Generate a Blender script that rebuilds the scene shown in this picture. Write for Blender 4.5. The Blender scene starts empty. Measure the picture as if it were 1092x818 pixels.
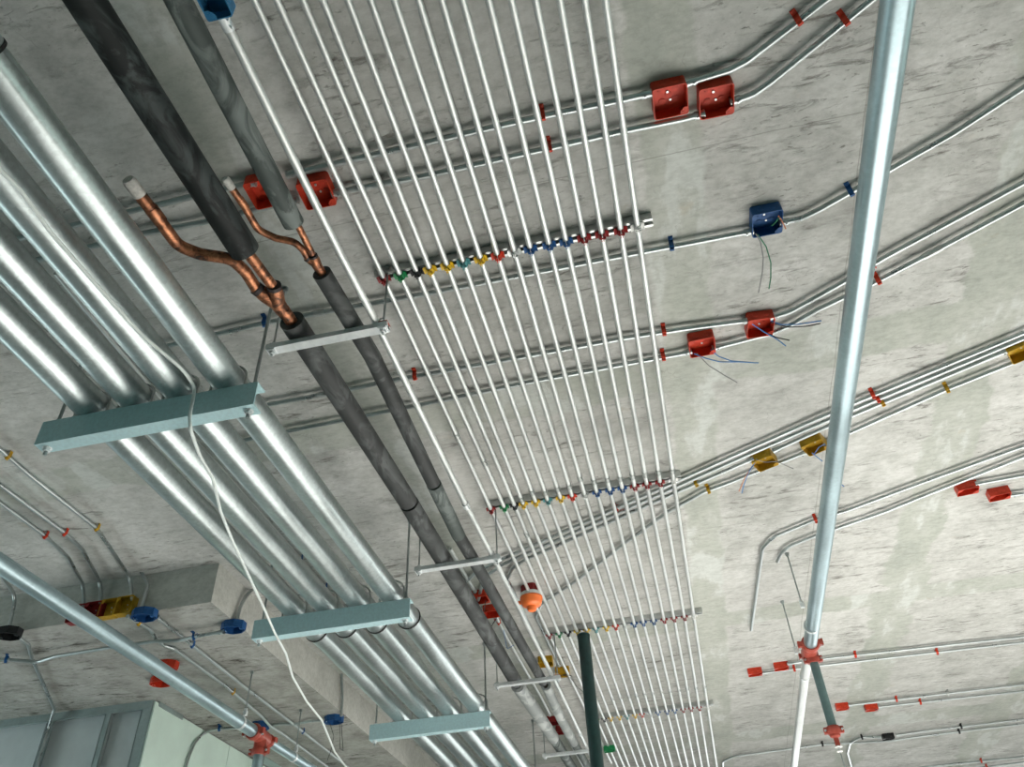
import bpy, bmesh, math, random
from mathutils import Vector, Matrix
random.seed(7)
SC = bpy.context.scene
COL = SC.collection

# ------------------------------------------------------------------ camera
CAM_Z, CEIL = 1.5, 4.1            # metres; photographer's eye height, slab underside
FPX, W, H = 857.7, 1092, 818
def cam_basis(y, p, r):
    f = Vector((math.sin(y)*math.cos(p), math.cos(y)*math.cos(p), math.sin(p)))
    rt = Vector((math.cos(y), -math.sin(y), 0)); dn = f.cross(rt)
    c, s = math.cos(r), math.sin(r)
    return c*rt+s*dn, -s*rt+c*dn, f
RT, DN, FW = cam_basis(*[math.radians(a) for a in (-10.558, 40.42, 3.346)])
cd = bpy.data.cameras.new('camera'); cam = bpy.data.objects.new('camera', cd); COL.objects.link(cam)
cd.sensor_width = 36; cd.lens = FPX/W*36; cd.clip_start = .02; cd.clip_end = 200
m = Matrix.Identity(4)
for i in range(3): m[i][0], m[i][1], m[i][2] = RT[i], -DN[i], -FW[i]
m[2][3] = CAM_Z
cam.matrix_world = m
SC.camera = cam

# ------------------------------------------------------------------ light
wd = bpy.data.worlds.new('sky'); SC.world = wd; wd.use_nodes = True
bg = wd.node_tree.nodes['Background']; bg.inputs[0].default_value = (.66, .92, 1, 1); bg.inputs[1].default_value = .15
def window_light(name, loc, size, target, power, col):
    ld = bpy.data.lights.new(name, 'AREA'); ld.shape = 'RECTANGLE'; ld.size, ld.size_y = size
    ld.energy = power; ld.color = col
    o = bpy.data.objects.new(name, ld); COL.objects.link(o); o.location = loc
    o.rotation_euler = (Vector(target)-Vector(loc)).to_track_quat('-Z', 'Y').to_euler()
    return o
window_light('daylight_far_window', (3.5, 15.6, 1.9), (10, 2.6), (3.5, 0, 1.9), 300, (.98, 1, .97))
window_light('daylight_right_window', (9.6, 4.75, 2.3), (3.6, 1.7), (0, 4.75, 2.3), 55, (.78, 1, .88))
window_light('daylight_left_window', (-7.6, 3.2, 2.0), (5, .55), (0, 3.2, 2.0), 75, (.84, 1, 1))

sun_d = bpy.data.lights.new('sun', 'SUN'); sun_d.energy = 96; sun_d.angle = .01; sun_d.color = (1, .975, .945)
sun_o = bpy.data.objects.new('sun', sun_d); COL.objects.link(sun_o); sun_o.location = (20, 10, 8)
SUN_EL, SUN_AZ = math.radians(16.6), math.radians(0)
sun_o.rotation_euler = (-Vector((math.cos(SUN_EL)*math.cos(SUN_AZ), math.cos(SUN_EL)*math.sin(SUN_AZ), math.sin(SUN_EL)))).to_track_quat('-Z', 'Y').to_euler()
SC.view_settings.view_transform = 'Standard'; SC.view_settings.look = 'None'
SC.view_settings.gamma = 1; SC.view_settings.use_curve_mapping = False
SC.view_settings.exposure = 0.0
try:
    SC.cycles.use_denoising = True
except Exception: pass

# ------------------------------------------------------------------ pixel -> point on a known plane
def ray(x, y): return RT*((x-W/2)/FPX) + DN*((y-H/2)/FPX) + FW
def P(x, y, drop):                      # on the horizontal plane 'drop' below the slab
    d = ray(x, y); t = (CEIL-drop-CAM_Z)/d.z
    return Vector((d.x*t, d.y*t, CEIL-drop))
def PY(x, y, Y):                        # on a plane facing the camera at depth Y
    d = ray(x, y); t = Y/d.y
    return Vector((d.x*t, Y, CAM_Z+d.z*t))
def PX(x, y, X):
    d = ray(x, y); t = X/d.x
    return Vector((X, d.y*t, CAM_Z+d.z*t))

# ------------------------------------------------------------------ materials
def nodes(name):
    m = bpy.data.materials.new(name); m.use_nodes = True
    return m, m.node_tree.nodes, m.node_tree.links, m.node_tree.nodes['Principled BSDF']
def noise(n, l, scale, detail=4, vec=None, stretch=None, rough=.55, dist=0):
    t = n.new('ShaderNodeTexNoise'); t.inputs['Scale'].default_value = scale
    t.inputs['Detail'].default_value = detail; t.inputs['Roughness'].default_value = rough
    t.inputs['Distortion'].default_value = dist
    co = n.new('ShaderNodeTexCoord')
    src = co.outputs['Object']
    if stretch:
        mp = n.new('ShaderNodeMapping'); mp.inputs['Scale'].default_value = stretch
        l.new(src, mp.inputs['Vector']); src = mp.outputs['Vector']
    l.new(src, t.inputs['Vector'])
    return t.outputs['Fac']
def ramp(n, l, src, stops):
    r = n.new('ShaderNodeValToRGB'); e = r.color_ramp.elements
    while len(e) < len(stops): e.new(.5)
    for k, (p, c) in enumerate(stops):
        e[k].position = p; e[k].color = (*c, 1) if len(c) == 3 else c
    l.new(src, r.inputs['Fac']); return r.outputs['Color']
def mix(n, l, fac, a, b, mode='MIX'):
    x = n.new('ShaderNodeMix'); x.data_type = 'RGBA'; x.blend_type = mode
    for s, v in ((0, fac), (6, a), (7, b)):
        if hasattr(v, 'is_output'): l.new(v, x.inputs[s])
        elif s == 0: x.inputs[0].default_value = v
        else: x.inputs[s].default_value = (*v, 1)
    return x.outputs[2]
def mth(n, l, op, a, b=0.0, c=None, clamp=False):
    x = n.new('ShaderNodeMath'); x.operation = op; x.use_clamp = clamp
    for k, v in enumerate((a, b) if c is None else (a, b, c)):
        if hasattr(v, 'is_output'): l.new(v, x.inputs[k])
        else: x.inputs[k].default_value = v
    return x.outputs[0]
def bump(n, l, b, src, strength, dist=.01):
    x = n.new('ShaderNodeBump'); x.inputs['Strength'].default_value = strength; x.inputs['Distance'].default_value = dist
    l.new(src, x.inputs['Height']); l.new(x.outputs[0], b.inputs['Normal'])

def mat_simple(name, col, rough=.5, metal=0., var=.12, scale=30, stretch=None, bumpy=0, dark=None):
    m, n, l, b = nodes(name)
    f = noise(n, l, scale, 5, stretch=stretch)
    lo = tuple(c*(1-var) for c in col) if dark is None else dark
    hi = tuple(min(1, c*(1+var)) for c in col)
    l.new(ramp(n, l, f, [(.32, lo), (.68, hi)]), b.inputs['Base Color'])
    r = ramp(n, l, f, [(.3, (rough*.85,)*3), (.7, (min(1, rough*1.15),)*3)])
    l.new(r, b.inputs['Roughness'])
    b.inputs['Metallic'].default_value = metal
    if bumpy: bump(n, l, b, f, bumpy)
    return m

def mat_concrete(name, base, dark, light, strips=True, patchy=1.0):
    m, n, l, b = nodes(name)
    co = n.new('ShaderNodeTexCoord'); sep = n.new('ShaderNodeSeparateXYZ'); l.new(co.outputs['Object'], sep.inputs[0])
    big = noise(n, l, .8, 5); mid = noise(n, l, 4, 9, rough=.68)
    grain = noise(n, l, 34, 7, stretch=(.55, 1.0, 1), rough=.75)
    col = ramp(n, l, mid, [(.30, dark), (.50, base), (.66, light)])
    col = mix(n, l, ramp(n, l, big, [(.42, (0, 0, 0)), (.66, (.45,)*3)]), col, light)
    # dark flecks and drag marks left by the form boards, thicker in patches
    fleck = ramp(n, l, noise(n, l, 15, 9, stretch=(.36, 1.5, 1), rough=.72, dist=.5), [(.54, (0, 0, 0)), (.66, (1, 1, 1))])
    pits = ramp(n, l, noise(n, l, 55, 4, stretch=(.5, 1.1, 1), rough=.6), [(.63, (0, 0, 0)), (.70, (1, 1, 1))])
    zone = ramp(n, l, noise(n, l, 1.5, 6, rough=.62), [(.40, (.08,)*3), (.56, (1, 1, 1))])
    pit = mth(n, l, 'MAXIMUM', fleck, mth(n, l, 'MULTIPLY', pits, .8))
    pit = mth(n, l, 'MULTIPLY', mth(n, l, 'MULTIPLY', pit, zone), .8*patchy)
    # hairline scratches
    vor = n.new('ShaderNodeTexVoronoi'); vor.feature = 'DISTANCE_TO_EDGE'; vor.inputs['Scale'].default_value = 5.5
    wv = n.new('ShaderNodeTexNoise'); wv.inputs['Scale'].default_value = 3; wv.inputs['Detail'].default_value = 5
    l.new(co.outputs['Object'], wv.inputs['Vector'])
    av = n.new('ShaderNodeMixRGB'); av.inputs[0].default_value = .35; l.new(co.outputs['Object'], av.inputs[1]); l.new(wv.outputs['Color'], av.inputs[2])
    l.new(av.outputs[0], vor.inputs['Vector'])
    hair = ramp(n, l, vor.outputs['Distance'], [(0, (1, 1, 1)), (.006, (0, 0, 0))])
    hair = mth(n, l, 'MULTIPLY', mth(n, l, 'MULTIPLY', hair, ramp(n, l, noise(n, l, 4.5, 3), [(.54, (0, 0, 0)), (.62, (1, 1, 1))])), .38*patchy)
    if strips:
        wob = mth(n, l, 'MULTIPLY_ADD', noise(n, l, 2.4, 7, rough=.62), .34, -.17)
        def band(axis, centre, half, wk=1.0, sharp=45):
            v = mth(n, l, 'MULTIPLY_ADD', wob, wk, sep.outputs[axis])
            v = mth(n, l, 'ABSOLUTE', mth(n, l, 'SUBTRACT', v, centre))
            return mth(n, l, 'MULTIPLY', mth(n, l, 'SUBTRACT', half, v), sharp, clamp=True)
        k = band(0, -1.30, .15, .5)
        for ax, c, hw, wk in ((0, .31, .13, .5), (0, 1.72, .17, 1.3), (1, 3.14, .15, .8), (1, 6.22, .15, .6), (1, 9.35, .2, .8), (0, 3.2, .18, 1)):
            k = mth(n, l, 'MAXIMUM', k, band(ax, c, hw, wk))
        sm = noise(n, l, 2.6, 7, stretch=(1.5, .55, 1), rough=.6)
        smooth = ramp(n, l, sm, [(.30, tuple(c*f for c, f in zip(base, (.66, .70, .66)))), (.48, tuple(c*f for c, f in zip(base, (.84, .87, .82)))), (.56, tuple(c*f for c, f in zip(base, (.90, .92, .89)))), (.60, tuple(c*f for c, f in zip(base, (1.08, 1.12, 1.12))))])
        pit = mth(n, l, 'MULTIPLY', pit, mth(n, l, 'SUBTRACT', 1, mth(n, l, 'MULTIPLY', k, .94)))
        col = mix(n, l, mth(n, l, 'MULTIPLY', k, .88), col, smooth)
        # joint lines between form sheets
        jn_ = band(0, -.42, .004, .06, 400)
        for ax, c in ((0, 1.02, ), (1, 1.86), (1, 4.75), (1, 7.8), (0, -2.2)):
            jn_ = mth(n, l, 'MAXIMUM', jn_, band(ax, c, .0035, .06, 400))
        hair = mth(n, l, 'MAXIMUM', hair, mth(n, l, 'MULTIPLY', jn_, mth(n, l, 'MULTIPLY', mid, .8)))
    rust = ramp(n, l, noise(n, l, 7, 3), [(.70, (0, 0, 0)), (.78, (.35,)*3)])
    col = mix(n, l, rust, col, (base[0]*.85, base[1]*.72, base[2]*.55))
    col = mix(n, l, pit, col, (dark[0]*.34, dark[1]*.32, dark[2]*.29))
    col = mix(n, l, hair, col, (dark[0]*.35, dark[1]*.33, dark[2]*.3))
    col = mix(n, l, .7, col, ramp(n, l, grain, [(.36, (.72, .72, .71)), (.58, (1, 1, 1))]), 'MULTIPLY')
    l.new(col, b.inputs['Base Color'])
    b.inputs['Roughness'].default_value = .92
    b.inputs['Specular IOR Level'].default_value = .15
    hgt = mth(n, l, 'ADD', mth(n, l, 'MULTIPLY', mid, .5), mth(n, l, 'MULTIPLY', pit, -1.2))
    bump(n, l, b, hgt, .45, .006)
    return m
def mat_galv(name, col=(.72, .76, .76), rough=.36, metal=.9, spangle=.10):
    m, n, l, b = nodes(name)
    a = noise(n, l, 6, 6, stretch=(1, .35, 1)); v = n.new('ShaderNodeTexVoronoi'); v.inputs['Scale'].default_value = 70
    co = n.new('ShaderNodeTexCoord'); l.new(co.outputs['Object'], v.inputs['Vector'])
    c1 = ramp(n, l, a, [(.3, tuple(c*.80 for c in col)), (.7, tuple(min(1, c*1.12) for c in col))])
    sepc = n.new('ShaderNodeSeparateColor'); l.new(v.outputs['Color'], sepc.inputs[0])
    sp = ramp(n, l, sepc.outputs[0], [(0, (1-spangle*1.5,)*3), (1, (1, 1, 1))])
    col2 = mix(n, l, 1, c1, sp, 'MULTIPLY')
    scratch = ramp(n, l, noise(n, l, 40, 4, stretch=(1, .08, 1)), [(.64, (0, 0, 0)), (.72, (.5,)*3)])
    col2 = mix(n, l, scratch, col2, tuple(c*.55 for c in col))
    l.new(col2, b.inputs['Base Color'])
    b.inputs['Metallic'].default_value = metal
    l.new(ramp(n, l, a, [(.3, (rough*.8,)*3), (.7, (rough*1.3,)*3)]), b.inputs['Roughness'])
    return m
def mat_paint(name, col, rough=.42, chip=.35):
    m, n, l, b = nodes(name)
    f = noise(n, l, 22, 6); g = noise(n, l, 60, 5, rough=.7)
    c = ramp(n, l, f, [(.3, tuple(x*.72 for x in col)), (.7, tuple(min(1, x*1.12+.01) for x in col))])
    ch = ramp(n, l, g, [(.68, (0, 0, 0)), (.74, (chip,)*3)])
    c = mix(n, l, ch, c, tuple(min(1, x*.6+.22) for x in col))
    l.new(c, b.inputs['Base Color']); b.inputs['Roughness'].default_value = rough; b.inputs['Specular IOR Level'].default_value = .22
    bump(n, l, b, f, .08, .002)
    return m
def mat_insul(name, base, chalk, amount):
    m, n, l, b = nodes(name)
    a = noise(n, l, 9, 6, stretch=(1, .45, 1), rough=.6, dist=1.2); f = noise(n, l, 3, 3)
    k = mth(n, l, 'MULTIPLY', ramp(n, l, a, [(.47, (0, 0, 0)), (.56, (1, 1, 1))]), ramp(n, l, f, [(.35, (.15,)*3), (.6, (1,)*3)]))
    k = mth(n, l, 'MULTIPLY', k, amount)
    l.new(mix(n, l, k, base, chalk), b.inputs['Base Color'])
    b.inputs['Roughness'].default_value = .62; b.inputs['Specular IOR Level'].default_value = .35
    bump(n, l, b, a, .12, .004)
    return m
def mat_copper(name):
    m, n, l, b = nodes(name)
    a = noise(n, l, 26, 5, rough=.6, dist=.8)
    l.new(ramp(n, l, a, [(.34, (.06, .04, .032)), (.46, (.26, .105, .055)), (.60, (.50, .21, .11)), (.8, (.42, .26, .17))]), b.inputs['Base Color'])
    b.inputs['Metallic'].default_value = .8; b.inputs['Roughness'].default_value = .42
    return m

M = {}
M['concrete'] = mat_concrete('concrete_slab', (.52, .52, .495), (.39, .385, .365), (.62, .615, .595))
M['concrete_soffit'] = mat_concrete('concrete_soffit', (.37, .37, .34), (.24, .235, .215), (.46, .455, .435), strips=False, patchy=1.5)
M['concrete_face_lightened'] = mat_concrete('concrete_beam_face_lightened', (.56, .56, .52), (.47, .47, .43), (.62, .62, .58), strips=False, patchy=.15)  # smoother face of the same concrete, colour lightened to stand in for missing light
M['floor'] = mat_concrete('floor_concrete', (.50, .50, .485), (.40, .40, .385), (.58, .58, .565), strips=False, patchy=.3)
M['plaster'] = mat_simple('painted_wall', (.62, .63, .61), .8, var=.06, scale=4)
M['darkwall'] = mat_simple('dark_teal_unseen_wall', (.16, .30, .29), .85, var=.1, scale=4)  # unseen walls; dark teal picked to hold down and tint bounced light

M['galv'] = mat_galv('galvanised_pipe', (.54, .60, .60), .34, .9)
M['conduit'] = mat_galv('conduit_steel', (.72, .74, .73), .44, .7, .04)
M['conduit_grey'] = mat_galv('conduit_steel_grey', (.50, .54, .54), .30, .85, .05)  # darker grey than the rack conduit steel
M['sprink'] = mat_galv('sprinkler_pipe_zinc', (.44, .56, .60), .36, .75, .06)
M['zinc'] = mat_galv('bright_zinc', (.82, .85, .86), .40, .35, .06)
M['strut'] = mat_galv('strut_steel', (.55, .57, .56), .38, .85, .05)
M['rod'] = mat_galv('threaded_rod_steel', (.40, .44, .44), .40, .8, .04)
M['channel'] = mat_simple('channel_grey_teal', (.50, .70, .735), .48, .1, .08, 60)
M['dropteal'] = mat_simple('dark_teal_pipe', (.13, .21, .21), .45, .3, .1)
M['insul'] = mat_insul('black_foam_insulation', (.008, .011, .011), (.07, .085, .085), .9)
M['insul_grey'] = mat_insul('dusty_foam_insulation', (.045, .048, .048), (.13, .14, .14), .8)
M['insul_dust'] = mat_insul('chalky_foam_insulation', (.07, .085, .08), (.23, .26, .25), 1.0)
M['insul_pale'] = mat_insul('pale_taped_insulation', (.26, .28, .275), (.48, .50, .49), .9)
M['copper'] = mat_copper('tarnished_copper')
M['burnt'] = mat_simple('burnt_braze', (.05, .04, .04), .6, .4, .3)
M['foil'] = mat_simple('white_tape_cap', (.62, .60, .56), .7, 0, .2, 60)
M['red'] = mat_paint('red_paint', (.60, .048, .018))
M['darkred'] = mat_paint('dark_red_paint', (.27, .018, .018))
M['couplred'] = mat_paint('oxide_red_enamel', (.40, .075, .052), .35, .1)
M['blue'] = mat_paint('blue_paint', (.015, .085, .25))
M['skyblue'] = mat_paint('bright_blue_paint', (.03, .17, .34))
M['yellow'] = mat_paint('ochre_yellow_paint', (.50, .29, .015))
M['byellow'] = mat_paint('bright_yellow_paint', (.72, .47, .02))
M['green'] = mat_paint('green_paint', (.015, .24, .08))
M['teal'] = mat_paint('teal_paint', (.08, .28, .29))
M['black'] = mat_paint('black_paint', (.014, .015, .016), .45, .1)
M['orange'] = mat_simple('orange_plastic', (.92, .20, .045), .38, 0, .05)
M['white'] = mat_simple('white_plastic', (.78, .78, .76), .45, 0, .04)
M['cable'] = mat_simple('white_cable_sheath', (.80, .84, .82), .45, 0, .05)
M['wireblue'] = mat_simple('blue_wire', (.06, .20, .48), .4)
M['wireblack'] = mat_simple('black_wire', (.02, .02, .02), .5)
M['wiregreen'] = mat_simple('green_wire', (.02, .16, .08), .4)
M['wirered'] = mat_simple('copper_wire_ends', (.55, .20, .10), .5)
M['wiregrey'] = mat_simple('grey_wire', (.22, .22, .22), .5)
M['post'] = mat_simple('dark_green_post', (.010, .038, .036), .42, .1, .2)
M['rubber'] = mat_simple('black_rubber', (.012, .012, .012), .6)
M['drywall'] = mat_simple('grey_board', (.62, .66, .67), .85, 0, .05, 8)
M['drywall_green'] = mat_simple('pale_green_board', (.62, .76, .68), .7, 0, .05, 5)
M['stud'] = mat_galv('stud_steel', (.42, .50, .50), .45, .7, .05)

# ------------------------------------------------------------------ mesh helpers (all coordinates in world metres)
ORG = {}
class MB:
    def __init__(s): s.v, s.f = [], []
    def add(s, vs, fs):
        k = len(s.v); s.v += [Vector(v) for v in vs]; s.f += [tuple(i+k for i in f) for f in fs]; return s
    def box(s, x0, x1, y0, y1, z0, z1):
        vs = [(x, y, z) for z in (z0, z1) for y in (y0, y1) for x in (x0, x1)]
        return s.add(vs, [(0, 2, 3, 1), (4, 5, 7, 6), (0, 1, 5, 4), (2, 6, 7, 3), (0, 4, 6, 2), (1, 3, 7, 5)])
    def obox(s, c, u, v, w):             # oriented box, half vectors
        c, u, v, w = (Vector(a) for a in (c, u, v, w))
        vs = [c+a*u+b*v+d*w for d in (-1, 1) for b in (-1, 1) for a in (-1, 1)]
        return s.add(vs, [(0, 2, 3, 1), (4, 5, 7, 6), (0, 1, 5, 4), (2, 6, 7, 3), (0, 4, 6, 2), (1, 3, 7, 5)])
    def tube(s, pts, r, seg=14, caps=True, inner=None):
        pts = [Vector(p) for p in pts]; rr = r if isinstance(r, (list, tuple)) else [r]*len(pts)
        tans = []
        for i in range(len(pts)):
            a = pts[max(0, i-1)]; b = pts[min(len(pts)-1, i+1)]
            t = (b-a)
            if 0 < i < len(pts)-1:
                t = (pts[i]-a).normalized()+(b-pts[i]).normalized()
            tans.append(t.normalized() if t.length > 1e-9 else Vector((0, 1, 0)))
        ref = Vector((0, 0, 1)) if abs(tans[0].z) < .9 else Vector((1, 0, 0))
        nrm = (ref-tans[0]*ref.dot(tans[0])).normalized()
        k = len(s.v)
        for i, p in enumerate(pts):
            nrm = nrm-tans[i]*nrm.dot(tans[i]); nrm.normalize(); bi = tans[i].cross(nrm)
            for j in range(seg):
                a = 2*math.pi*j/seg; s.v.append(p+(nrm*math.cos(a)+bi*math.sin(a))*rr[i])
        for i in range(len(pts)-1):
            for j in range(seg):
                a, b = k+i*seg+j, k+i*seg+(j+1) % seg; s.f.append((a, b, b+seg, a+seg))
        if caps:
            s.f.append(tuple(k+j for j in reversed(range(seg)))); e = k+(len(pts)-1)*seg; s.f.append(tuple(e+j for j in range(seg)))
        return s
    def lathe(s, o, ax, prof, seg=20):   # prof: (along axis, radius)
        o = Vector(o); ax = Vector(ax).normalized()
        return s.tube2([o+ax*a for a, r in prof], [r for a, r in prof], ax, seg)
    def tube2(s, pts, rr, ax, seg):
        ref = Vector((0, 0, 1)) if abs(ax.z) < .9 else Vector((1, 0, 0))
        nrm = (ref-ax*ref.dot(ax)).normalized(); bi = ax.cross(nrm); k = len(s.v)
        for p, r in zip(pts, rr):
            for j in range(seg):
                a = 2*math.pi*j/seg; s.v.append(p+(nrm*math.cos(a)+bi*math.sin(a))*max(r, 1e-5))
        for i in range(len(pts)-1):
            for j in range(seg):
                a, b = k+i*seg+j, k+i*seg+(j+1) % seg; s.f.append((a, b, b+seg, a+seg))
        s.f.append(tuple(k+j for j in reversed(range(seg)))); e = k+(len(pts)-1)*seg; s.f.append(tuple(e+j for j in range(seg)))
        return s
    def mesh(s, name, mat, off=Vector((0, 0, 0)), ang=35):
        me = bpy.data.meshes.new(name); me.from_pydata([tuple(v-off) for v in s.v], [], s.f)
        bm = bmesh.new(); bm.from_mesh(me); bmesh.ops.recalc_face_normals(bm, faces=bm.faces); bm.to_mesh(me); bm.free()
        me.polygons.foreach_set('use_smooth', [True]*len(me.polygons)); me.set_sharp_from_angle(angle=math.radians(ang))
        me.materials.append(M[mat]); me.update(); return me
    def build(s, name, mat, parent=None, **kw):
        off = ORG.get(parent.name, Vector()) if parent else Vector()
        me = s.mesh(name, mat, off)
        o = bpy.data.objects.new(name, me); COL.objects.link(o)
        if parent: o.parent = parent; ORG[o.name] = off
        else: ORG[o.name] = Vector()
        return o
def inst(name, me, parent, loc, rot=(0, 0, 0)):
    o = bpy.data.objects.new(name, me); COL.objects.link(o); off = ORG.get(parent.name, Vector())
    o.parent = parent; o.location = Vector(loc)-off; o.rotation_euler = rot; return o
def thing(name, label, cat, loc, group=None, kind=None):
    o = bpy.data.objects.new(name, None); COL.objects.link(o); o.location = loc; o.empty_display_size = .05
    ORG[o.name] = Vector(loc)
    tag(o, label, cat, group, kind); return o
def tag(o, label, cat, group=None, kind=None):
    if label: o['label'] = label
    if cat: o['category'] = cat
    if group: o['group'] = group
    if kind: o['kind'] = kind
    return o
def fillet(pts, r, n=6):
    pts = [Vector(p) for p in pts]; out = [pts[0]]
    for i in range(1, len(pts)-1):
        a, b, c = pts[i-1], pts[i], pts[i+1]; u, v = a-b, c-b; lu, lv = u.length, v.length
        if lu < 1e-6 or lv < 1e-6: continue
        u /= lu; v /= lv; ang = u.angle(v)
        if ang > math.radians(178.5): out.append(b); continue
        t = min(r/math.tan(ang/2), lu*.48, lv*.48)
        p0, p1 = b+u*t, b+v*t
        for k in range(n+1):
            q = k/n; out.append(p0*(1-q)**2+b*2*q*(1-q)+p1*q*q)
    out.append(pts[-1]); return out
def snap(path, p):
    best = None
    for a, b in zip(path, path[1:]):
        d = b-a
        if d.length < 1e-6: continue
        t = max(0, min(1, (p-a).dot(d)/d.length_squared)); q = a+d*t; e = (q-p).length
        if best is None or e < best[0]: best = (e, q, d.normalized())
    return best[1], best[2]

# ------------------------------------------------------------------ setting
def structure(name, mb, mat, label=None):
    o = mb.build(name, mat); o['kind'] = 'structure'
    if label: o['label'] = label
    return o
structure('ceiling', MB().box(-8, 10, -1.75, 16, CEIL, CEIL+.22), 'concrete', 'cast concrete slab with form lines and trowelled strips')
BEAM_D, BEAM_X, BEAM_Y = .2725, -2.803, 4.245
SOF = CEIL-BEAM_D
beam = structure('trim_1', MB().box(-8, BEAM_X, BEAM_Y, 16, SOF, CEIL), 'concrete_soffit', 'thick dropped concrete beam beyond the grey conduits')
beam.data.materials.append(M['concrete_face_lightened'])
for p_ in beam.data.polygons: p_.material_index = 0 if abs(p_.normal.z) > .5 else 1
structure('floor', MB().box(-8, 10, -1.75, 16, -.15, 0), 'floor', 'bare concrete floor')
def open_wall(name, axis, pos, a0, a1, o0, o1, mat='plaster', sill=.55):
    mb = MB(); t = .2
    for (u0, u1, z0, z1) in ((a0, a1, 0, sill), (a0, a1, 3.3, CEIL), (a0, o0, sill, 3.3), (o1, a1, sill, 3.3)):
        if u1-u0 < .01: continue
        if axis == 'x': mb.box(pos-t/2, pos+t/2, u0, u1, z0, z1)
        else: mb.box(u0, u1, pos-t/2, pos+t/2, z0, z1)
    structure(name, mb, mat)
open_wall('wall_far', 'y', 15.9, -8, 10, -4.8, 8.8)
open_wall('wall_right', 'x', 9.9, -1.6, 16, 3.0, 7.4, sill=1.45)
structure('shade_wall_back', MB().box(-8, 10, -1.75, -1.6, 0, CEIL), 'darkwall')  # added wall behind the camera, unseen, blocks light to darken the near ceiling
open_wall('wall_outer', 'x', -7.9, -1.6, 16, .4, 6.6, 'darkwall')

# partition of studs and boards under the beam
PWY = 5.65
pw = thing('wall_left', 'stud partition with grey boards and a pale green return under the beam', None, (-4.05, PWY, 0), kind='structure')
xr = P(166, 747, BEAM_D).x; xl = -7.8
zt = SOF
MB().box(xl, xr-.005, PWY, PWY+.03, zt-.06, zt).build('top_track', 'stud', pw)
def wall_pt(px, py): return PY(px, py, PWY)
for (px, wd_) in ((47, .045), (107, .045), (157, .09)):
    x = wall_pt(px, 790).x if px != 157 else xr-.05
    q = MB().box(x-wd_/2, x+wd_/2, PWY+.004, PWY+.012, .02, zt-.004)
    q.box(x-wd_/2, x-wd_/2+.006, PWY+.004, PWY+.07, .02, zt-.004)
    q.build('stud', 'stud', pw)
MB().box(xl, xl+.01, PWY, PWY+.07, .02, zt).build('stud', 'stud', pw)
edges = [xl, wall_pt(78, 790).x-.35, wall_pt(120, 790).x-.1, xr-.02]
for a, b in zip(edges, edges[1:]):
    MB().box(a+.004, b-.004, PWY+.07, PWY+.083, .02, zt-.01).build('board', 'drywall', pw)
ye = [PWY, 6.85, 8.05, 9.3]
for a, b in zip(ye, ye[1:]):
    MB().box(xr, xr+.013, a+.003, b-.003, .02, zt-.012).build('board', 'drywall_green', pw)
MB().box(xr-.03, xr+.02, PWY+.05, PWY+.40, zt-.035, zt).build('corner_track', 'stud', pw)

# ------------------------------------------------------------------ threaded rods and trapezes
def nut(mb, c, r=.013, h=.011):
    pts = [Vector((c[0]+r*math.cos(math.pi/3*k), c[1]+r*math.sin(math.pi/3*k), c[2]+s*h/2)) for s in (-1, 1) for k in range(6)]
    mb.add(pts, [(5, 4, 3, 2, 1, 0), tuple(range(6, 12))]+[(k, (k+1) % 6, 6+(k+1) % 6, 6+k) for k in range(6)])
def rod(parent, x, y, z0, z1, r=.0070):
    o = MB().tube([(x, y, z0), (x, y, z1)], r, 8).build('threaded_rod', 'rod', parent)
    n_ = MB(); nut(n_, (x, y, z1-.012), .013, .02); n_.tube([(x, y, z1-.003), (x, y, z1)], .016, 10); n_.build('anchor_nut', 'rod', o)
    return o
T_TOP = CEIL-.54; PIPE_R = .066; PIPE_Z = T_TOP+PIPE_R
PIPE_X = [-2.135, -1.94, -1.742, -1.537]
T_NAMES = ['nearest the two copper fittings', 'in the middle, crossed by the white cable', 'third from the camera, lowest in view', 'farthest back, mostly below the frame edge']
def trapeze(ty, label, xl, xr):
    t = thing('pipe_trapeze', label, 'pipe hanger', ((xl+xr)/2, ty, T_TOP-.11), 'teal grey channel trapezes under the four big pipes')
    H_, D_, w = .112, .062, .006
    prof = [(0, 0), (0, -H_), (D_, -H_), (D_, -H_+w), (w, -H_+w), (w, -w), (D_, -w), (D_, 0)]
    mb = MB(); vs = [(x, ty+a, T_TOP+b) for x in (xl, xr) for a, b in prof]; k = len(prof)
    mb.add(vs, [tuple(range(k)), tuple(range(2*k-1, k-1, -1))]+[(i, (i+1) % k, k+(i+1) % k, k+i) for i in range(k)])
    mb.build('channel', 'channel', t)
    for x in (xl+.035, xr-.035):
        top = CEIL if not (x < BEAM_X and ty > BEAM_Y) else SOF
        rod(t, x, ty+.034, T_TOP-H_-.035, top)
        n_ = MB(); n_.tube([(x, ty+.034, T_TOP-H_-.003), (x, ty+.034, T_TOP-H_)], .019, 14); nut(n_, (x, ty+.034, T_TOP-H_-.010), .0145, .014); n_.build('nut', 'zinc', t)
        n_ = MB(); nut(n_, (x, ty+.034, T_TOP+.007), .0145, .014); n_.build('nut', 'zinc', t)
    for px in PIPE_X:
        rr = PIPE_R+.008; yy = ty+.034
        pts = [(px-rr, yy, T_TOP-.03), (px-rr, yy, T_TOP)]+[(px-rr*math.cos(a*math.pi/14), yy, PIPE_Z+rr*math.sin(a*math.pi/14)) for a in range(15)]+[(px+rr, yy, T_TOP), (px+rr, yy, T_TOP-.03)]
        MB().tube(pts, .0055, 8).build('u_bolt', 'strut', t)
    return t
TY = [2.10, 4.05, 6.02, 7.98]
trapeze(TY[0], 'teal grey channel trapeze nearest the camera, white cable looped over its face', -2.312, -1.385)
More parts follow.
